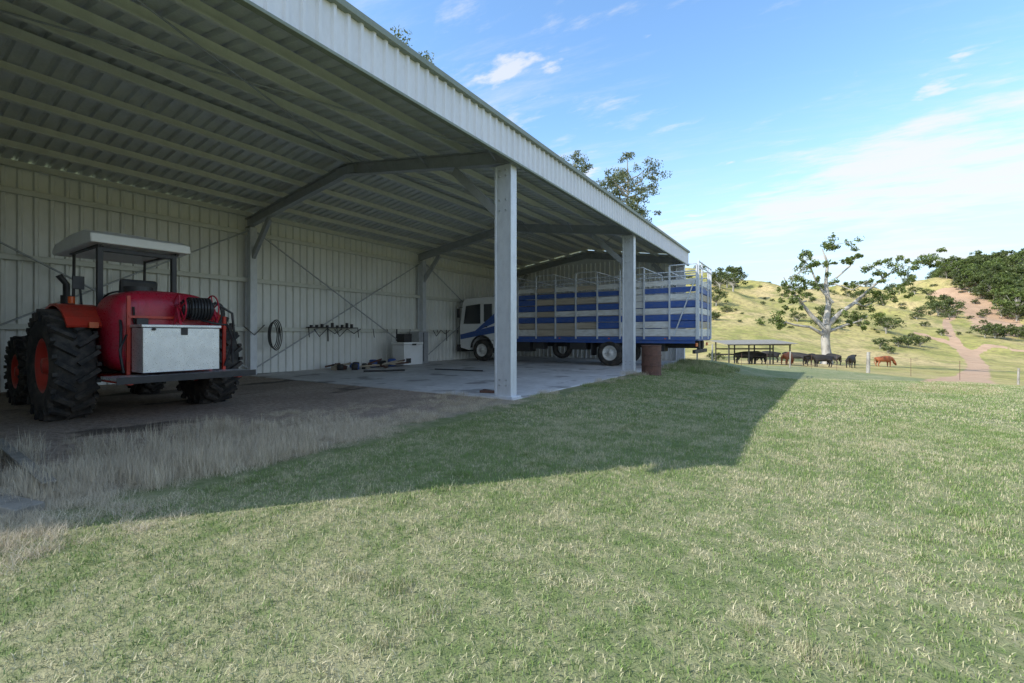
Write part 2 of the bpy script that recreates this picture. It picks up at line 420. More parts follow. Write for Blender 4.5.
c=Vector((-10.08,yc,1.82)); R=Euler((0,-.7,0)).to_matrix()
b.tube([c+R@Vector((.2*math.cos(t),.2*math.sin(t),0)) for t in [2*math.pi*k/20 for k in range(21)]],.016,6); b.beam(c+R@Vector((-.2,0,0)),c+R@Vector((.2,0,0)),.02,.02);b.beam(c+R@Vector((0,-.2,0)),c+R@Vector((0,.2,0)),.02,.02); b.obj('steering_wheel',blackp,tr)
b=B()
for y in(2.46,3.44):
    b.bb(-9.22,-9.13,y-.035,y+.035,.95,2.58); b.tube([(-10.45,y,1.0),(-10.45,y,1.6),(-10.40,y,2.58)],.022,8)
b.bb(-9.22,-9.13,2.48,3.42,2.5,2.57); b.bb(-10.5,-9.1,2.42,2.47,2.56,2.61);b.bb(-10.5,-9.1,3.45,3.50,2.56,2.61)
b.tube([(-11.0,2.50,1.5),(-11.0,2.50,2.1),(-11.0,2.40,2.25)],.05,10); b.tube([(-11.0,2.50,1.55),(-11.0,2.50,1.9)],.08,12)
b.tube([(-9.3,2.30,1.45),(-9.35,2.28,1.9)],.015,6); b.box((-9.36,2.26,2.0),(.03,.14,.2))
b.obj('roll_frame_and_exhaust',blackp,tr,.006)
b=B(); b.prism([(-10.9,2.57),(-10.95,2.64),(-10.78,2.75),(-10,2.82),(-9.3,2.825),(-8.98,2.74),(-8.95,2.60)],2.30,3.62); b.prism([(-10.6,2.81),(-10.5,2.86),(-9.5,2.875),(-9.4,2.82)],2.6,3.3); b.obj('canopy',whitec,tr,.04,3)
b=B()
b.tube([(-9.0,2.1,1.66),(-9.0,2.1,1.76)],.04,12); b.bb(-8.42,-8.38,2.14,2.24,1.30,1.38); b.obj('indicator_lamps',orange,tr)
b=B()
def sup(u,v,e1,e2):
    cu,su,cv_,sv=math.cos(u),math.sin(u),math.cos(v),math.sin(v)
    f=lambda w,e: math.copysign(abs(w)**e,w)
    return f(cv_,e1)*f(cu,e2), f(cv_,e1)*f(su,e2), f(sv,e1)
nu,nv=96,48; vs=[]
for j in range(nv+1):
    v=-math.pi/2+math.pi*j/nv
    for i in range(nu):
        u=2*math.pi*i/nu; x,y,z=sup(u,v,.42,.40)
        rib=1-.07*max(0,math.sin(y*9.5))**4*(1 if abs(z)<.97 else 0)
        vs.append((-8.48+x*.46*rib,2.97+y*.68,1.25+z*.62*(1-.09*y*y)))
b.add(vs,[(j*nu+i,j*nu+(i+1)%nu,(j+1)*nu+(i+1)%nu,(j+1)*nu+i) for j in range(nv) for i in range(nu)],0,True)
b.obj('spray_tank',redtank,tr)
b=B(); b.tube([(-8.45,2.72,1.84),(-8.45,2.72,1.92)],.18,20)
b.tube([(-8.02,2.52,1.60),(-7.98,2.52,1.37)],.016,6); b.bb(-8.02,-7.9,2.52,2.66,1.345,1.44); b.obj('tank_lid',blackp,tr,.01)
b=B()
for yy in(2.45,3.50): b.beam((-7.99,yy,.6),(-7.97,yy,1.75),.04,.03)
b.bb(-7.99,-7.95,2.45,3.50,1.44,1.475)
b.bb(-9.0,-7.45,2.28,2.34,.54,.60);b.bb(-9.0,-7.45,3.66,3.72,.54,.60); b.bb(-8.9,-8.0,2.34,3.66,.56,.62)
b.beam((-8.95,2.24,.6),(-8.9,2.24,1.3),.04,.04); b.beam((-7.99,3.70,.6),(-7.97,3.70,1.5),.04,.04)
b.obj('tank_frame',redp,tr)
b=B(); b.bb(-7.96,-7.56,2.48,3.44,.68,1.30); b.bb(-7.98,-7.54,2.46,3.46,1.305,1.345); b.bb(-7.98,-7.40,2.15,3.9,.60,.64); b.obj('aluminium_tool_box',alu,tr,.008)
b=B(); b.bb(-7.558,-7.545,2.93,3.01,1.2,1.3); b.tube([(-7.56,2.6,1.28),(-7.53,2.6,1.28)],.02,8); b.bb(-7.40,-7.385,2.15,3.9,.56,.65);b.obj('box_latch',darkm,tr)
# hose reel: axis across the tractor, open red side rings with wound hose between
b=B(); b2=B()
cx,cz=-7.84,1.60
for q in range(9):
    yq=3.07+q*.042
    for lay,R0 in((0,.125),(1,.158)):
        if lay and q in(0,8): continue
        b.tube([(cx+R0*math.cos(t),yq+.02*math.sin(t*.5)+lay*.02,cz+R0*math.sin(t)) for t in [2*math.pi*i/24 for i in range(25)]],.020,6)
b.tube([(cx,3.03,cz),(cx,3.45,cz)],.10,16)
for yy in(3.02,3.46):
    b2.tube([(cx+.215*math.cos(t),yy,cz+.215*math.sin(t)) for t in [2*math.pi*i/32 for i in range(33)]],.011,6)
    for q in range(5):
        t=q*1.257+.4; b2.beam((cx,yy,cz),(cx+.21*math.cos(t),yy,cz+.21*math.sin(t)),.012,.018)
    b2.tube([(cx,yy-.02,cz),(cx,yy+.02,cz)],.045,12)
    b2.beam((cx-.11,yy+(.03 if yy>3.2 else -.03),1.345),(cx,yy+(.03 if yy>3.2 else -.03),cz),.03,.02)
    b2.beam((cx+.11,yy+(.03 if yy>3.2 else -.03),1.345),(cx,yy+(.03 if yy>3.2 else -.03),cz),.03,.02)
b.tube([(cx+.02,3.3,cz-.17),(cx+.2,3.40,1.38),(cx+.12,3.62,1.36),(cx,3.76,1.15),(cx-.03,3.78,.75)],.018,6)
b.tube([(-7.9,3.52,1.72),(-7.8,3.74,1.55),(-7.85,3.80,1.15),(-7.95,3.7,.7)],.02,6)
for q in range(3): b.tube([(-8.1,3.62+.02*q+.10*math.sin(t),1.55+.17*math.cos(t)) for t in [2*math.pi*i/20 for i in range(21)]],.014,6)
b.tube([(-8.2,2.42,1.5),(-7.95,2.36,1.3),(-7.9,2.34,.9),(-8.0,2.4,.7)],.018,6); b.tube([(-7.95,2.42,1.2),(-7.8,2.3,1.0),(-7.85,2.36,.68)],.014,6)
b.obj('wound_hose',hosem,tr); b2.obj('reel_frame',redtank,tr)
# ------------------------------------------------------------ truck
tk=empty('livestock_truck',(-8.3,17.85,0))
ya,yb=16.6,19.05
b=B(); rb=B()
for x,ys in((-12.37,(ya+.16,yb-.16)),(-6.29,(ya+.15,ya+.46,yb-.46,yb-.15))):
    for y in ys: tyre(b,(x,y,.51),.49,.27,.28)
    rim(rb,(x,ys[0],.51),.282,.27,-1,hub=.1); rim(rb,(x,ys[-1],.51),.282,.27,1,hub=.1)
tyre(b,(-8.6,ya+.65,.66),.42,.26,.26)
b.obj('tyres',rubber,tk); rb.obj('wheel_rims',whitep,tk)
b=B(); b.bb(-13.2,-3.2,ya+.75,ya+.85,.72,.98); b.bb(-13.2,-3.2,yb-.85,yb-.75,.72,.98)
for x in(-12.37,-6.29): b.tube([(x,ya+.2,.51),(x,yb-.2,.51)],.1,12); b.rev((x,17.83,.51),[(0,-.25),(.2,-.12),(.2,.12),(0,.25)],16)
b.bb(-10.9,-9.9,ya+.15,ya+.7,.5,.95); b.bb(-9.7,-9.2,ya+.12,ya+.5,.62,.98)
b.bb(-8.0,-7.3,ya+.1,ya+.7,.62,.98); b.bb(-5.55,-5.52,ya+.05,ya+.6,.35,1.0); b.bb(-7.06,-7.03,ya+.05,ya+.6,.4,1.0)
b.bb(-4.9,-4.3,ya+.3,ya+.8,.6,.98); b.bb(-3.3,-3.2,ya+.1,yb-.1,.55,.68); b.bb(-3.3,-3.2,ya+.9,ya+1.0,.55,1.0); b.bb(-3.3,-3.2,yb-1,yb-.9,.55,1.0)
b.tube([(-9.95,ya+.42,.73),(-10.95,ya+.42,.73)],.24,16)
b.obj('chassis',darkm,tk,.01)
b=B(); b.bb(-11.35,-3.1,ya,yb,1.0,1.14); b.bb(-11.3,-3.2,ya+.03,ya+.06,.9,1.0);b.obj('deck_frame',bluep,tk,.01)
b=B(); zrows=[(1.16,1.42,1),(1.45,1.68,2),(1.71,1.92,0),(1.95,2.16,1),(2.19,2.40,0),(2.44,2.66,2),(2.70,2.88,0),(2.96,3.14,1)]
posts=[-11.3+ i*.9067 for i in range(10)]
rr=random.Random(3)
for y in(ya+.035,yb-.035):
    for z0,z1,mi in zrows:
        for i in range(9):
            m_=mi
            q=rr.random()
            if i<5 and mi==1 and q<.5: m_=2
            if i>=5 and mi==2: m_=1 if q<.6 else 0
            if q>.93: m_=rr.choice([0,1])
            j=rr.uniform(-.006,.006)
            b.box(((posts[i]+posts[i+1])/2,y+rr.uniform(-.004,.004),(z0+z1)/2+j),(posts[i+1]-posts[i]-.008,.03,z1-z0),None,m_)
for x in(-11.3,-3.13):
    for z0,z1,mi in zrows: b.bb(x-.015,x+.015,ya+.08,yb-.08,z0,z1,mi)
b.bb(-11.3,-3.15,ya+.06,yb-.06,1.141,1.155,2)
b.obj('crate_planks',[bluep,whitep,tanw],tk)
b=B()
for i,x in enumerate(posts):
    for y in(ya-.015,yb+.015):
        top=3.62 if i%2==0 or i>6 else 3.42
        b.box((x,y,(1.05+top)/2),(.055,.045,top-1.05))
for y in(ya-.01,yb+.01):
    for z in(3.26,3.42): b.tube([(-11.3,y,z),(-3.13,y,z)],.022,8)
for i in range(0,9,2):
    x=posts[i]
    for y in(ya-.01,yb+.01): b.tube([(x,y,3.42),(x,y,3.66),(x+.9,y,3.66),(x+.9,y,3.42)],.02,8)
    b.tube([(x,ya,3.44),(x,yb,3.44)],.022,8); b.tube([(x+.9,ya,3.64),(x+.9,yb,3.64)],.02,8)
for y in(ya+.02,ya+.62,yb-.62,yb-.02): b.bb(-3.11,-3.06,y-.03,y+.03,1.05,3.78)
b.tube([(-3.08,ya,3.74),(-3.08,yb,3.74)],.022,8)
b.beam((-3.9,ya-.03,1.15),(-3.2,ya-.03,3.1),.02,.04)
b.obj('crate_steel_frame',galv_l,tk)
b=B()
for y in(ya+.25,yb-.25): b.bb(-3.2,-3.17,y-.15,y+.15,.80,.92)
for i in range(4): b.box((-10.5+i*2.1,ya-.006,1.07),(.06,.012,.04))
b.obj('tail_lights',orange,tk)
b=B()
pr=[(-13.62,.62),(-13.66,1.55),(-13.48,2.72),(-13.30,2.88),(-11.75,2.92),(-11.62,2.8),(-11.60,.95),(-11.80,.95)]
for k in range(9):
    t=math.radians(0+180*k/8); pr.append((-12.37+.60*math.cos(t),.62+.56*math.sin(t)))
pr.append((-13.1,.5))
b.prism(pr,ya+.06,yb-.06); b.obj('cab_body',cabw,tk,.03)
b=B(); y=ya+.045
b.prism([(-13.42,1.72),(-13.28,2.55),(-12.45,2.62),(-12.45,1.72)],y,y+.012); b.prism([(-12.25,1.8),(-12.25,2.6),(-11.8,2.6),(-11.8,1.8)],y,y+.012)
b.box((-13.575,17.83,2.15),(.02,2.1,.95),(0,math.atan(.18/1.17),0)); b.obj('cab_windows',glassm,tk)
b=B(); b.prism([(-13.6,1.0),(-13.62,1.22),(-11.6,1.62),(-11.6,1.30)],y+.001,y+.010); b.prism([(-12.9,1.28),(-11.61,2.2),(-11.61,1.75)],y-.003,y+.0);b.bb(-11.62,-11.38,ya+.1,yb-.1,1.15,2.6);b.obj('cab_stripes',bluep,tk)
b=B(); b.bb(-13.8,-13.6,ya+.02,yb-.02,.42,.75); b.beam((-13.4,ya-.02,2.5),(-13.5,ya-.22,2.45),.02,.02); b.bb(-13.53,-13.49,ya-.32,ya-.14,2.0,2.42); b.bb(-12.2,-12.05,ya+.03,ya+.045,1.55,1.6)
for k in range(9):
    t0=math.radians(180*k/9);t1=math.radians(180*(k+1)/9)
    b.beam((-12.37+.60*math.cos(t0),ya+.06,.62+.56*math.sin(t0)),(-12.37+.60*math.cos(t1),ya+.06,.62+.56*math.sin(t1)),.12,.04)
b.tube([(-11.5,ya+.4,1.0),(-11.5,ya+.4,3.2)],.06,10)
b.bb(-13.0,-12.9,y-.001,y+.03,.7,.75);b.obj('bumper_and_trim',darkm,tk,.008)
# ------------------------------------------------------------ props
dr=empty('rusty_drum',(-3.9,13.8,hz(-3.9,13.8))); b=B(); z0=dr.location.z
b.rev((-3.9,13.8,z0),[(0,0.0),(.29,0.0),(.30,.02),(.285,.04),(.285,.28),(.30,.30),(.285,.32),(.285,.58),(.30,.60),(.285,.62),(.285,.86),(.30,.89),(.28,.90),(.27,.86),(.27,.5),(0,.5)],28,0,'Z',False); b.obj('drum_shell',rust,dr)
fz=empty('old_chest_freezer',(-13.2,12.9,0)); b=B()
b.bb(-13.5,-12.85,12.35,13.35,.04,.82); b.bb(-13.53,-12.82,12.33,13.37,.83,.92); b.obj('freezer_body',cabw,fz,.02)
b=B(); b.bb(-12.825,-12.80,12.75,12.95,.80,.86); b.bb(-12.845,-12.835,12.45,12.7,.12,.3); b.bb(-13.4,-13.0,12.5,12.9,.92,1.25); b.obj('freezer_handle_and_vent',darkm,fz)
bn=empty('tool_cabinet',(-13.5,13.9,0)); b=B(); b.bb(-13.75,-13.3,13.6,14.15,.02,1.35);b.obj('cabinet_body',galv,bn,.01); b=B(); b.bb(-13.30,-13.28,13.86,13.88,.1,1.3); b.obj('cabinet_door_gap',darkm,bn)
jk=empty('scrap_pile',(-13.3,11.2,0))
b=B()
for i in range(38):
    x=-13.2+random.uniform(-.5,.7); y=11.0+random.uniform(-1.5,1.2); s_=random.uniform(.08,.28)
    if i%3==0: b.tube([(x-s_,y-s_,.08+random.random()*.1),(x+s_,y+s_,.1+random.random()*.25)],.03,7,i%2)
    elif i%3==1: b.box((x,y,s_*.4+.02),(s_,s_*1.5,s_*.7),(random.random()*.3,random.random()*.3,random.random()*3),random.choice([1,2,0]))
    else: b.rev((x,y,.03),[(0,0),(s_*.5,0),(s_*.55,s_*.9),(s_*.4,s_*1.0)],12,random.choice([2,3]),'Z')
b.obj('scrap_parts',[rust,tanw,darkm,bluep],jk)
hs=empty('hanging_hoses',(-13.9,8.0,1.5)); b=B()
for k in range(4):
    cy=7.75+.05*k; r=.28+.03*k
    b.tube([(-13.72-.02*k,cy+r*.5*math.sin(t),1.55-.35+ (r+.1)*math.cos(t)) for t in [2*math.pi*i/24 for i in range(25)]],.014,6)
b.tube([(-13.72,6.9,1.45),(-13.72,7.2,1.2),(-13.72,7.5,1.5)],.014,6)
for y0 in(9.2,10.0,15.0):
    b.tube([(-13.8,y0,1.4),(-13.8,y0+.2,1.15),(-13.8,y0+.5,1.42),(-13.8,y0+.8,1.25),(-13.8,y0+1.1,1.42)],.016,6)
b.obj('hose_coils',darkm,hs)
sh2=empty('wall_shelf_tools',(-13.85,9.6,1.4)); b=B()
for y0 in np.arange(8.2,20,.7):
    y0=float(y0)+random.uniform(-.2,.2); L_=random.uniform(.1,.6)
    b.beam((-13.88,y0,1.44),(-13.86,y0+random.uniform(-.05,.05),1.44-L_),.02+random.random()*.03,.02)
b.bb(-13.95,-13.7,9.0,10.9,1.44,1.47)
for i in range(9): b.tube([(-13.8,9.1+i*.2,1.47),(-13.8,9.1+i*.2,1.47+random.uniform(.06,.16))],.05,10)
b.obj('tools',darkm,sh2)
pl=empty('steel_channel',(-5.6,.97,.06)); b=B(); sect(b,(-7.1,1.08,.07),(-4.72,.98,.07),.08,.09,.012); b.obj('channel_section',wood,pl)
pk=empty('timber_offcuts',(-4.5,.8,.05)); b=B(); b.box((-4.6,.74,.04),(.5,.16,.06),(0,.05,.3)); b.box((-5.05,.76,.03),(.6,.10,.05),(0,0,.15)); b.obj('offcuts',wood,pk,.008)
sl=empty('steel_offcuts',(-5.4,7.9,0)); b=B()
b.beam((-5.6,7.5,.045),(-5.1,7.65,.045),.12,.05); b.beam((-5.7,7.75,.04),(-5.3,7.6,.04),.06,.04); b.obj('offcuts',rust,sl)
gp=empty('ground_pipe',(-9,9,0)); b=B(); b.tube([(-10.6,11.6,.04),(-8.8,11.9,.04)],.02,8); b.tube([(-11.8,9.6,.05),(-11.0,10.6,.05)],.03,8); b.obj('pipes',darkm,gp)
# ------------------------------------------------------------ leaves / trees
def quads_obj(name,V,F,tone,mats,parent=None,loc=(0,0,0)):
    me=bpy.data.meshes.new(name); me.from_pydata(V.tolist(),[],F.tolist())
    a=me.attributes.new('tone','FLOAT','POINT'); a.data.foreach_set('value',tone.astype(np.float32))
    me.materials.append(mats); o=bpy.data.objects.new(name,me); o.location=loc; COL.objects.link(o)
    if parent: o.parent=parent
    return o
def leaf_arrays(centers,radii,ns,size):
    P=[];leaf_tone=[]
    for c,r,n in zip(centers,radii,ns):
        u=rng.normal(size=(n,3)); u/=np.linalg.norm(u,axis=1)[:,None]
        q=u*(rng.random(n)**.45*np.where(rng.random(n)<.2,1.35,1))[:,None]*np.array(r)
        P.append(np.array(c)+q); leaf_tone.append(np.clip(.5+q[:,2]/(2*r[2])*.5+rng.normal(0,.22,n),0,1))  # leaf colour gets lighter towards the top of each clump, plus random spread
    P=np.vstack(P);leaf_tone=np.concatenate(leaf_tone);n=len(P)
    a=rng.normal(size=(n,3)); a/=np.linalg.norm(a,axis=1)[:,None]
    t=rng.normal(size=(n,3)); b_=np.cross(a,t); b_/=np.linalg.norm(b_,axis=1)[:,None]
    s=size*rng.uniform(.6,1.4,n)[:,None]
    V=np.stack([P-a*s,P-b_*s*.42,P+a*s,P+b_*s*.42],1).reshape(-1,3)
    F=np.arange(4*n).reshape(n,4)
    return V,F,np.repeat(leaf_tone,4)
def w2(base,a,h,dd=0): return (base[0]+a*RX+dd*FX, base[1]+a*RY+dd*FY, base[2]+h)
bx,by=at(826,46); base=(bx,by,hz(bx,by)-.1)
ft=empty('paddock_tree',base); k=46/FP
def P(px,py,dd=0): return w2(base,(px-826)*k,(362-py)*k,dd)
b=B()
br_=[([(826,364),(827,356),(825,345),(824,335),(826,322)],[.66,.46,.40,.38,.38]),
 ([(826,322),(833,300),(832,280),(836,258),(834,242)],[.32,.24,.18,.12,.05]),
 ([(825,326),(815,312),(806,298),(798,284),(794,272)],[.26,.19,.14,.1,.04]),
 ([(824,332),(812,324),(797,322),(784,318),(772,316)],[.2,.14,.1,.07,.03]),
 ([(826,324),(842,310),(856,300),(870,290),(884,278),(900,268),(918,260)],[.28,.22,.18,.14,.11,.08,.03]),
 ([(856,300),(868,303),(880,300),(895,292)],[.14,.1,.07,.03]),
 ([(833,300),(822,282),(816,262),(812,252)],[.16,.11,.07,.03]),
 ([(830,328),(848,322),(862,318),(874,312)],[.16,.12,.08,.03]),
 ([(884,278),(886,266),(882,256)],[.08,.06,.02]),([(836,275),(848,264),(854,254)],[.1,.06,.02]),([(806,298),(796,300),(786,296)],[.09,.06,.03]),
 ([(832,280),(844,288),(852,280)],[.07,.05,.02])]
ddr=random.Random(5)
for pts,rad in br_:
    off=ddr.uniform(-2.2,2.2); n=len(pts)
    b.tube([P(p[0]+(ddr.uniform(-1.3,1.3) if i else 0),p[1],off*i/(n-1) if pts[0][1]<360 else 0) for i,p in enumerate(pts)],rad,8)
cl=[(834,236,9,5),(842,243,8,4),(826,246,6,4),(812,252,7,4),(820,262,8,4),(802,262,7,4),(794,270,10,5),(788,280,9,4),(806,282,8,4),(818,280,7,4),(786,296,9,4),(797,290,8,4),(772,315,11,5),(780,322,8,3),(790,305,6,3),
 (854,254,5,3),(918,258,11,5),(905,264,9,4),(926,254,8,4),(895,268,9,5),(882,258,8,4),(880,272,8,4),(893,288,10,5),(882,296,9,4),(868,290,8,4),(870,304,8,5),(874,312,8,4),(862,316,8,4),(852,282,6,3),(844,312,8,4),(852,320,6,3),(908,276,7,3),(838,260,5,3),(930,262,5,3),(900,292,5,3)]
cs=[];rs_=[];ns=[]
allp=[p for pts,_ in br_[1:] for p in pts[1:]]
for x,y,rx,ry in cl:
    for q in range(5):
        ox,oy=ddr.gauss(0,rx*.6),ddr.gauss(0,ry*.8); dd=ddr.uniform(-1.6,1.6)
        cc=P(x+ox,y+oy,dd); cs.append(cc); r=rx*k*ddr.uniform(.25,.6); rs_.append((r,r,ry*k*ddr.uniform(.45,.9))); ns.append(int(66*ddr.uniform(.5,1.4)))
        if q<2:
            n_=min(allp,key=lambda p:(p[0]-x)**2+(p[1]-y)**2)
            b.tube([P(n_[0],n_[1],dd*.3),cc],[.035,.012],4)
b.obj('trunk_and_limbs',bark,ft)
V,F,leaf_tone=leaf_arrays(cs,rs_,ns,.13); V=V-np.array(base)
quads_obj('foliage',V,F,leaf_tone,leafA,ft)
def gum(name,px,d,top,seed,crown,leafn=60,spread=1.0,up=1.0):
    r_=random.Random(seed); x,y=at(px,d); z=hz(x,y)-.1; T=CAMH+(HOR-top)/FP*d-z
    e=empty(name,(x,y,z)); b=B(); cs=[];rs_=[];ns=[]
    b.tube([(x,y,z),(x+.1,y,z+T*.4),(x-.15,y+.2,z+T*.72),(x,y,z+T*.93)],[.4,.28,.16,.04],8)
    for i in range(crown):
        h=T*r_.uniform(.62,.9); a=r_.uniform(0,6.28); L=r_.uniform(.6,3.2)*spread
        p0=Vector((x-.1,y+.1,z+h)); p1=p0+Vector((math.cos(a)*L,math.sin(a)*L,r_.uniform(.4,1.8)*up))
        if p1.z>z+T-.5: p1.z=z+T-.5-r_.random()*1.0
        pm=(p0+p1)/2+Vector((0,0,-.2)); b.tube([p0,pm,p1],[.08,.05,.02],6)
        for q in range(4):
            c=p1+Vector((r_.gauss(0,.6),r_.gauss(0,.6),r_.gauss(0,.4)))
            cs.append(tuple(c)); r=r_.uniform(.3,.7); rs_.append((r,r,r*.7)); ns.append(leafn)
    b.obj('trunk_and_limbs',bark,e)
    V,F,leaf_tone=leaf_arrays(cs,rs_,ns,.11); V=V-np.array(e.location); quads_obj('foliage',V,F,leaf_tone,leafG,e)
gum('gum_tree',628,45,154,11,30,75,.72)
gum('gum_tree',576,46,149,13,14,75,.32)
gum('gum_tree',406,27,42,17,9,75,.22)
def treemesh(name,seed,T,R,n,size,leaf):
    r_=random.Random(seed); b=B(); b.tube([(0,0,-.3),(.1,0,T*.35),(0,.1,T*.7)],[T*.035,T*.025,.05],6)
    cs=[];rs_=[];ns=[]
    for i in range(n):
        a=r_.uniform(0,6.28); q=r_.random()**.5*R; h=T*r_.uniform(.25,.95); q*=math.sqrt(max(.1,1-((h/T-.5)/.55)**2))
        c=(math.cos(a)*q,math.sin(a)*q,h); b.tube([(0,0,T*.25),c],[T*.01,.02],4)
        cs.append(c); r=R*r_.uniform(.2,.4); rs_.append((r,r,r*.7)); ns.append(45)
    V,F,leaf_tone=leaf_arrays(cs,rs_,ns,size)
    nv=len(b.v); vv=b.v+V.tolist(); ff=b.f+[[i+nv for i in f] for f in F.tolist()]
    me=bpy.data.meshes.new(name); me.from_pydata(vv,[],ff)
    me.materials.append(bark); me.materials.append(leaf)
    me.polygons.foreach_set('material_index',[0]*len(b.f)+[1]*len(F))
    a=me.attributes.new('tone','FLOAT','POINT'); a.data.foreach_set('value',np.concatenate([np.zeros(nv),leaf_tone]).astype(np.float32))
    return me
TM=[treemesh('tree_a',1,8,3.4,26,.34,leafF),treemesh('tree_b',2,7,4.0,24,.34,leafF),treemesh('tree_c',3,10,3.2,26,.36,leafA),treemesh('tree_d',4,3,2.0,16,.20,leafF)]
dt=empty('distant_trees',(0,0,0)); r_=random.Random(21)
def put(x,y,s,mi):
    o=bpy.data.objects.new('tree_clump',TM[mi]); o.location=(x,y,hz(x,y)-.2); o.rotation_euler=(0,0,r_.uniform(0,6.28)); o.scale=(s*r_.uniform(.9,1.2),s*r_.uniform(.9,1.2),s*r_.uniform(.75,1.0)); o.parent=dt; COL.objects.link(o)
for i in range(900):
    px=r_.uniform(938,1180); d=r_.uniform(105,225)
    x,y=at(px,d)
    py=HOR-(hz(x,y)-CAMH)/d*FP
    q=(px-946)/60
    if 0<=q<=1.12 and -9<py-(293+q*36)<20: continue
    if py>330+ (px-1000)*.12 or (px<1000 and py>300+(px-960)*.2 and py>297): continue
    if px<960 and py>290: continue
    put(x,y,r_.uniform(.5,.95),r_.choice([0,1,2,1]))
for i in range(120):
    px=r_.uniform(640,960); d=r_.uniform(150,190); x,y=at(px,d); put(x,y,r_.uniform(.2,.6),r_.choice([0,1,3]))
for i in range(150):
    px=r_.uniform(600,1000); d=r_.uniform(80,150); x,y=at(px,d)
    put(x,y,r_.uniform(.15,.55),r_.choice([3,3,3,1]))
for px,d,s_,mi in[(720,110,.7,1),(733,115,.8,0),(727,130,.8,0),(716,100,.6,1),(938,115,.9,0),(944,110,.8,1),(880,70,.6,3),(898,72,.7,3),(908,72,.8,3),(920,74,.7,3),(888,66,.5,3),(985,82,1,3),(995,84,1,3),(1005,85,1.1,3),(1018,88,1,3),(1030,86,1.2,3),(716,48,.4,3)]:
    x,y=at(px,d); put(x,y,s_,mi)
# ------------------------------------------------------------ shelter
sx,sy=at(752,40); sz=hz(sx,sy); st=empty('cattle_shelter',(sx,sy,sz)); b=B(); b2=B()
def W(a,dd,h): return (sx+a*RX+dd*FX, sy+a*RY+dd*FY, sz+h)
for a in(-2.6,-.9,.9,2.6):
    for dd in(-1.2,1.3): b.tube([W(a,dd,-.1),W(a,dd,1.75 if dd<0 else 2.0)],.06,7)
b.beam(W(-2.7,-1.2,1.72),W(2.7,-1.2,1.72),.08,.1); b.beam(W(-2.7,1.3,1.95),W(2.7,1.3,1.95),.08,.1)
b.beam(W(-2.6,1.3,.8),W(2.6,1.3,.8),.05,.12); b.beam(W(-2.6,1.3,1.3),W(2.6,1.3,1.3),.05,.12)
b.obj('posts_and_rails',darkm,st)
b2.add([W(-3,-1.7,1.74),W(3.0,-1.7,1.80),W(2.9,1.7,2.1),W(-3,1.7,2.02),W(-3,-1.7,1.79),W(3.0,-1.7,1.85),W(2.9,1.7,2.15),W(-3,1.7,2.07)],[(0,3,2,1),(4,5,6,7),(0,1,5,4),(1,2,6,5),(2,3,7,6),(3,0,4,7)]); b2.obj('shelter_roof',wood,st)
# ------------------------------------------------------------ fence
fe=empty('wire_fence',(0,0,0)); b=B(); wv=B()
FPts=[at(697,25.5),at(712,25),at(790,31),at(868,24),at(1018,19.5),at(1100,17)]
for i,(x,y) in enumerate(FPts):
    z=hz(x,y); h=1.1 if i!=4 else .7; r=.09 if i==3 else .045
    b.tube([(x,y,z-.1),(x+.02,y,z+h)],[r,r*.85],8)
for (x0,y0),(x1,y1) in zip(FPts[1:-1],FPts[2:]):
    for h in(.3,.6,.85): wv.tube([(x0,y0,hz(x0,y0)+h),(x1,y1,hz(x1,y1)+h)],.0025,4)
    for t in(.33,.66):
        x=x0+(x1-x0)*t;y=y0+(y1-y0)*t; wv.tube([(x,y,hz(x,y)),(x,y,hz(x,y)+.9)],.010,5)
b.obj('fence_posts',bark,fe); wv.obj('wires',rust,fe)
# ------------------------------------------------------------ cattle
def cow(px,py_d,yaw,mat,graze=False,s=.84):
    x,y=at(px,py_d); z=hz(x,y)
    e=empty('cow',(x,y,z)); e.rotation_euler=(0,0,yaw); e.scale=(s,s,s)
    vs=[];ed=[];rd=[]
    def add(p,r,par=None):
        vs.append(p);rd.append(r if isinstance(r,tuple) else (r,r))
        if par is not None: ed.append((par,len(vs)-1))
        return len(vs)-1
    pel=add((-.78,0,1.08),(.27,.31)); mid=add((-.2,0,.97),(.37,.40),pel); ch=add((.42,0,.97),(.32,.40),mid); sh_=add((.76,0,1.10),(.22,.28),ch)
    if graze: nk=add((1.08,0,.78),(.14,.18),sh_); pl_=add((1.28,0,.45),(.12,.14),nk); mz=add((1.42,0,.16),(.08,.10),pl_)
    else: nk=add((1.05,0,1.20),(.15,.2),sh_); pl_=add((1.34,0,1.28),(.13,.15),nk); mz=add((1.66,0,1.10),(.09,.10),pl_)
    for sd in(-1,1):
        a=add((-.74,sd*.22,.80),.17,pel); c=add((-.64,sd*.24,.58),.11,a); c=add((-.82,sd*.23,.38),.065,c); c=add((-.76,sd*.23,.12),.05,c); add((-.72,sd*.23,.0),.06,c)
        a=add((.55,sd*.22,.68),.13,ch); c=add((.57,sd*.22,.38),.075,a); c=add((.55,sd*.22,.12),.05,c); add((.59,sd*.22,.0),.06,c)
        add(tuple(Vector(vs[pl_])+Vector((-.10,sd*.26,.04))),(.06,.035),pl_)
    t=add((-1.08,0,1.12),.05,pel); t=add((-1.14,0,.75),.025,t); add((-1.12,0,.38),.045,t)
    me=bpy.data.meshes.new('cow_body'); me.from_pydata(vs,ed,[]); me.materials.append(mat)
    o=bpy.data.objects.new('body',me); COL.objects.link(o); o.parent=e
    sk=o.modifiers.new('skin','SKIN'); sk.use_smooth_shade=True
    for i,r in enumerate(rd): me.skin_vertices[0].data[i].radius=r; me.skin_vertices[0].data[i].use_root=(i==0)
    o.modifiers.new('sub','SUBSURF').levels=1; o.modifiers['sub'].render_levels=1
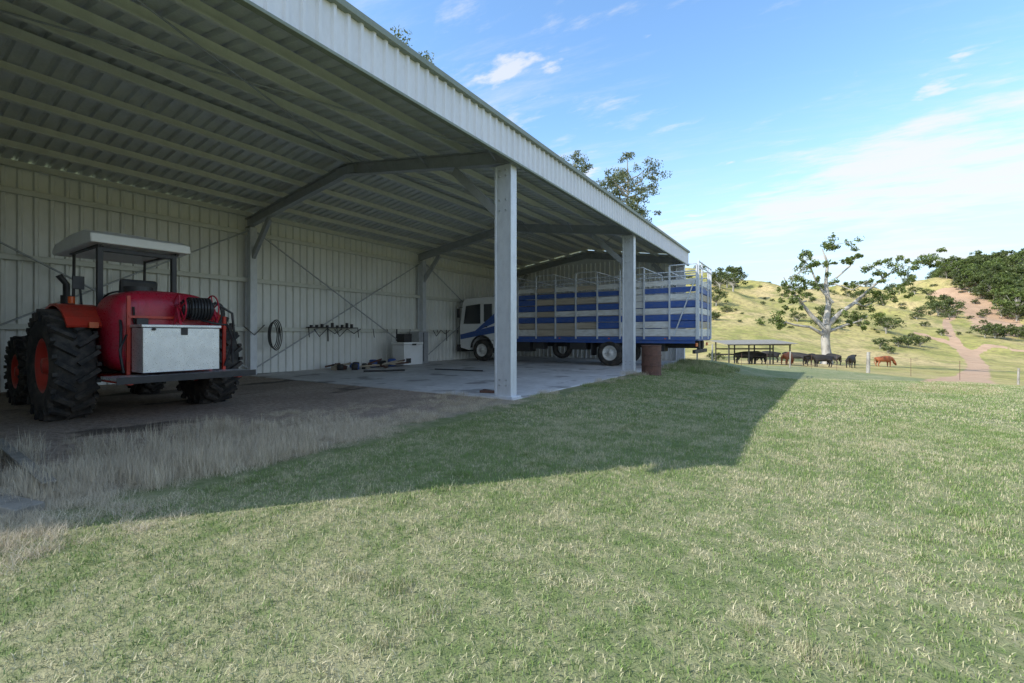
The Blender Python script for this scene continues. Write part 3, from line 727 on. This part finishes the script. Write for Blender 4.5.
for a in[(787,42,1.2,cowr,True),(798,44,2.9,cowb,False),(810,42,1.0,cowb,True),(822,40,3.5,cowb,False),(833,45,2.3,cowb,True),(851,41,1.3,cowb,False),(884,47,.5,cowr,True),(770,45,3.3,cowb,True),(745,40.5,.4,cowb,False),(758,41,2.4,cowb,True)]: cow(*a)
# ------------------------------------------------------------ grass
def patch(name,n,L,w,mat,size=1.0,lean=1.0,clump=0):
    P0=rng.random((n,2))*size-size/2
    if clump:
        cc=rng.random((clump,2))*size-size/2; P0=cc[rng.integers(0,clump,n)]+rng.normal(0,.07,(n,2))
    h=L*rng.uniform(.4,1.25,n); az=rng.uniform(0,2*np.pi,n); ln=np.abs(rng.normal(0,.55,n))*lean
    fa=rng.uniform(0,2*np.pi,n); ww=w*rng.uniform(.6,1.3,n)
    bx_=np.cos(fa)*ww;by_=np.sin(fa)*ww
    dx=np.cos(az)*np.sin(ln);dy=np.sin(az)*np.sin(ln);dz=np.abs(np.cos(ln))
    z0=np.zeros(n)-.004
    v0=np.stack([P0[:,0]-bx_,P0[:,1]-by_,z0],1); v1=np.stack([P0[:,0]+bx_,P0[:,1]+by_,z0],1)
    mx=P0[:,0]+dx*h*.55;my=P0[:,1]+dy*h*.55;mz=dz*h*.6
    v2=np.stack([mx+bx_*.8,my+by_*.8,mz],1); v3=np.stack([mx-bx_*.8,my-by_*.8,mz],1)
    v4=np.stack([P0[:,0]+dx*h*1.25,P0[:,1]+dy*h*1.25,dz*h*.92],1)
    V=np.stack([v0,v1,v2,v3,v4],1).reshape(-1,3); o=np.arange(n)*5
    F=np.stack([o,o+1,o+2,o+3],1).tolist()+np.stack([o+3,o+2,o+4],1).tolist()
    me=bpy.data.meshes.new(name); me.from_pydata(V.tolist(),[],F)
    a=me.attributes.new('tone','FLOAT','POINT'); a.data.foreach_set('value',np.repeat(rng.random(n),5).astype(np.float32))
    me.materials.append(mat); return me
GP=[patch('lawn_patch_%d'%i,5500,.030,.0019,blade_m,1.04,1.4) for i in range(4)]
GF=[patch('lawn_far_patch_%d'%i,1600,.036,.0044,blade_m,1.04,1.3) for i in range(3)]
TU=patch('lawn_tuft',900,.055,.0022,blade_m,1.0,1.2,5)
DP=[patch('dry_patch_%d'%i,1000,.14,.0014,dry_m,1.0,2.2,9) for i in range(4)]
gr=empty('lawn_grass'); dg=empty('dry_grass'); r_=random.Random(4)
def inst(me,par,x,y,s=1,sz_=1):
    o=bpy.data.objects.new(me.name+'_i',me); o.parent=par
    gx=(hz(x+.4,y)-hz(x-.4,y))/.8; gy=(hz(x,y+.4)-hz(x,y-.4))/.8
    n=Vector((-gx,-gy,1)).normalized(); q=n.to_track_quat('Z','Y')
    R=Matrix.Rotation(r_.choice([0,1,2,3])*math.pi/2,4,'Z')
    o.matrix_basis=Matrix.Translation((x,y,hz(x,y)))@q.to_matrix().to_4x4()@R@Matrix.Diagonal((s,s,sz_,1))
    COL.objects.link(o)
for i in range(-6,30):
    for j in range(-2,34):
        x=i+.5;y=j+.5; d=FX*x+FY*y; l=RX*x+RY*y
        if d<.2 or d>17 or abs(l)>d*1.20+1.4: continue
        if x<-4.4: continue
        if .955*x+.296*y-11.45>3: continue
        inst(GP[r_.randrange(4)] if d<6.5 else GF[r_.randrange(3)],gr,x,y,1,r_.uniform(.75,1.15))
for i in range(45):
    x=r_.uniform(-4,5); y=r_.uniform(1,9); inst(TU,gr,x,y,r_.uniform(.4,.9),r_.uniform(.5,.9))
for i in range(190):
    x=-4.4-abs(r_.gauss(0,.95)); y=r_.uniform(.5,6.9)
    if y>4.2 and r_.random()<.6: continue
    s_=r_.uniform(.4,.9); inst(DP[r_.randrange(4)],dg,x,y,s_,s_*r_.uniform(.4,1.7)*(1.4 if y<3.2 else .6))
for i in range(16):
    inst(DP[r_.randrange(4)],dg,-3.9+r_.uniform(-.7,.4),r_.uniform(.4,1.4),.6,r_.uniform(.3,.7))
for i in range(22):
    inst(DP[r_.randrange(4)] if i%2 else GF[r_.randrange(3)],gr,-4.25+r_.uniform(-.2,.3),r_.uniform(7.3,21),.5,r_.uniform(.8,2.0))
for i in range(26):
    inst(GF[r_.randrange(3)],gr,-3.3+r_.uniform(-.6,.8),r_.uniform(16.2,20.5),.8,r_.uniform(3,8))
# ------------------------------------------------------------ sun, sky, camera
sd=Vector((3.92,4.95,-5.05)).normalized()
L=bpy.data.lights.new('sun','SUN'); L.energy=4.9; L.angle=math.radians(.53); L.color=(1,.955,.87)
lo=bpy.data.objects.new('sun',L); lo.rotation_euler=sd.to_track_quat('-Z','Y').to_euler(); lo.location=(-20,-20,30); COL.objects.link(lo)
w=bpy.data.worlds.new('World'); S.world=w; w.use_nodes=True; nt=w.node_tree; nt.nodes.clear()
class WG(NG):
    def __init__(s): s.t=nt; s.n=nt.nodes; s.l=nt.links
g=WG(); out=g.new('ShaderNodeOutputWorld'); bg=g.new('ShaderNodeBackground'); bg.inputs[1].default_value=.15
sky=g.new('ShaderNodeTexSky',sky_type='NISHITA'); sky.sun_disc=False
sky.sun_elevation=math.asin(-sd.z); sky.sun_rotation=math.atan2(-sd.x,-sd.y); sky.air_density=1.0; sky.dust_density=.6; sky.ozone_density=1.5
v=g.new('ShaderNodeTexCoord').outputs['Generated']
sp=g.new('ShaderNodeSeparateXYZ'); g.l.new(v,sp.inputs[0])
zz=g.math('ADD',g.math('MAXIMUM',sp.outputs[2],0),.12)
cv=g.new('ShaderNodeCombineXYZ'); g.put(cv.inputs[0],g.math('DIVIDE',sp.outputs[0],zz)); g.put(cv.inputs[1],g.math('DIVIDE',sp.outputs[1],zz))
mp=g.new('ShaderNodeMapping'); g.l.new(cv.outputs[0],mp.inputs[0]); mp.inputs['Rotation'].default_value=(0,0,math.radians(-25)); mp.inputs['Scale'].default_value=(.6,1.5,1); mp.inputs['Location'].default_value=(1.3,.4,0)
n1=g.noise(mp.outputs[0],1.0,9,.6); n2=g.noise(mp.outputs[0],3.8,8,.65); n3=g.noise(cv.outputs[0],.35,3,.5)
f=g.math('ADD',g.math('ADD',g.math('MULTIPLY',n1,.50),g.math('MULTIPLY',n2,.38)),g.math('MULTIPLY',n3,.27))
band=g.math('MULTIPLY',g.step(sp.outputs[2],.17,.27),g.step(sp.outputs[2],.37,.29))
band=g.math('MULTIPLY',band,g.step(sp.outputs[0],-.45,.05))
f=g.math('ADD',f,g.math('MULTIPLY',band,.09))
cl_=g.step(f,.565,.69,0,.9)
wisp=g.step(g.math('ADD',g.math('MULTIPLY',g.noise(g.mapv(mp.outputs[0],(.8,1.5,1),(7.3,3.1,0)),1.6,9,.7),.6),g.math('MULTIPLY',n3,.4)),.47,.68,0,.5)
puff=g.step(g.noise(g.mapv(cv.outputs[0],(1,1.6,1),(5.2,2.1,0)),2.6,7,.55),.62,.70,0,.75)
hz_=g.step(sp.outputs[2],-.02,.45,.85,0)
skc=g.mix(1.0,sky.outputs[0],(1.8,2.2,2.4),'MULTIPLY')
c=g.mix(hz_,skc,(4.9,5.6,6.4))
c=g.mix(g.math('MAXIMUM',g.math('MAXIMUM',cl_,puff),wisp),c,(6.3,6.4,6.6))
g.put(bg.inputs[0],c); g.l.new(bg.outputs[0],out.inputs[0])
cam=bpy.data.cameras.new('camera'); cam.lens=16; cam.sensor_width=36; cam.clip_end=4000; cam.clip_start=.05; cam.shift_y=-6.5/1024
co=bpy.data.objects.new('camera',cam); co.location=(0,0,CAMH); co.rotation_euler=(math.radians(90),0,math.radians(32.8)); COL.objects.link(co); S.camera=co
S.view_settings.view_transform='Standard'; S.view_settings.look='None'; S.view_settings.exposure=0
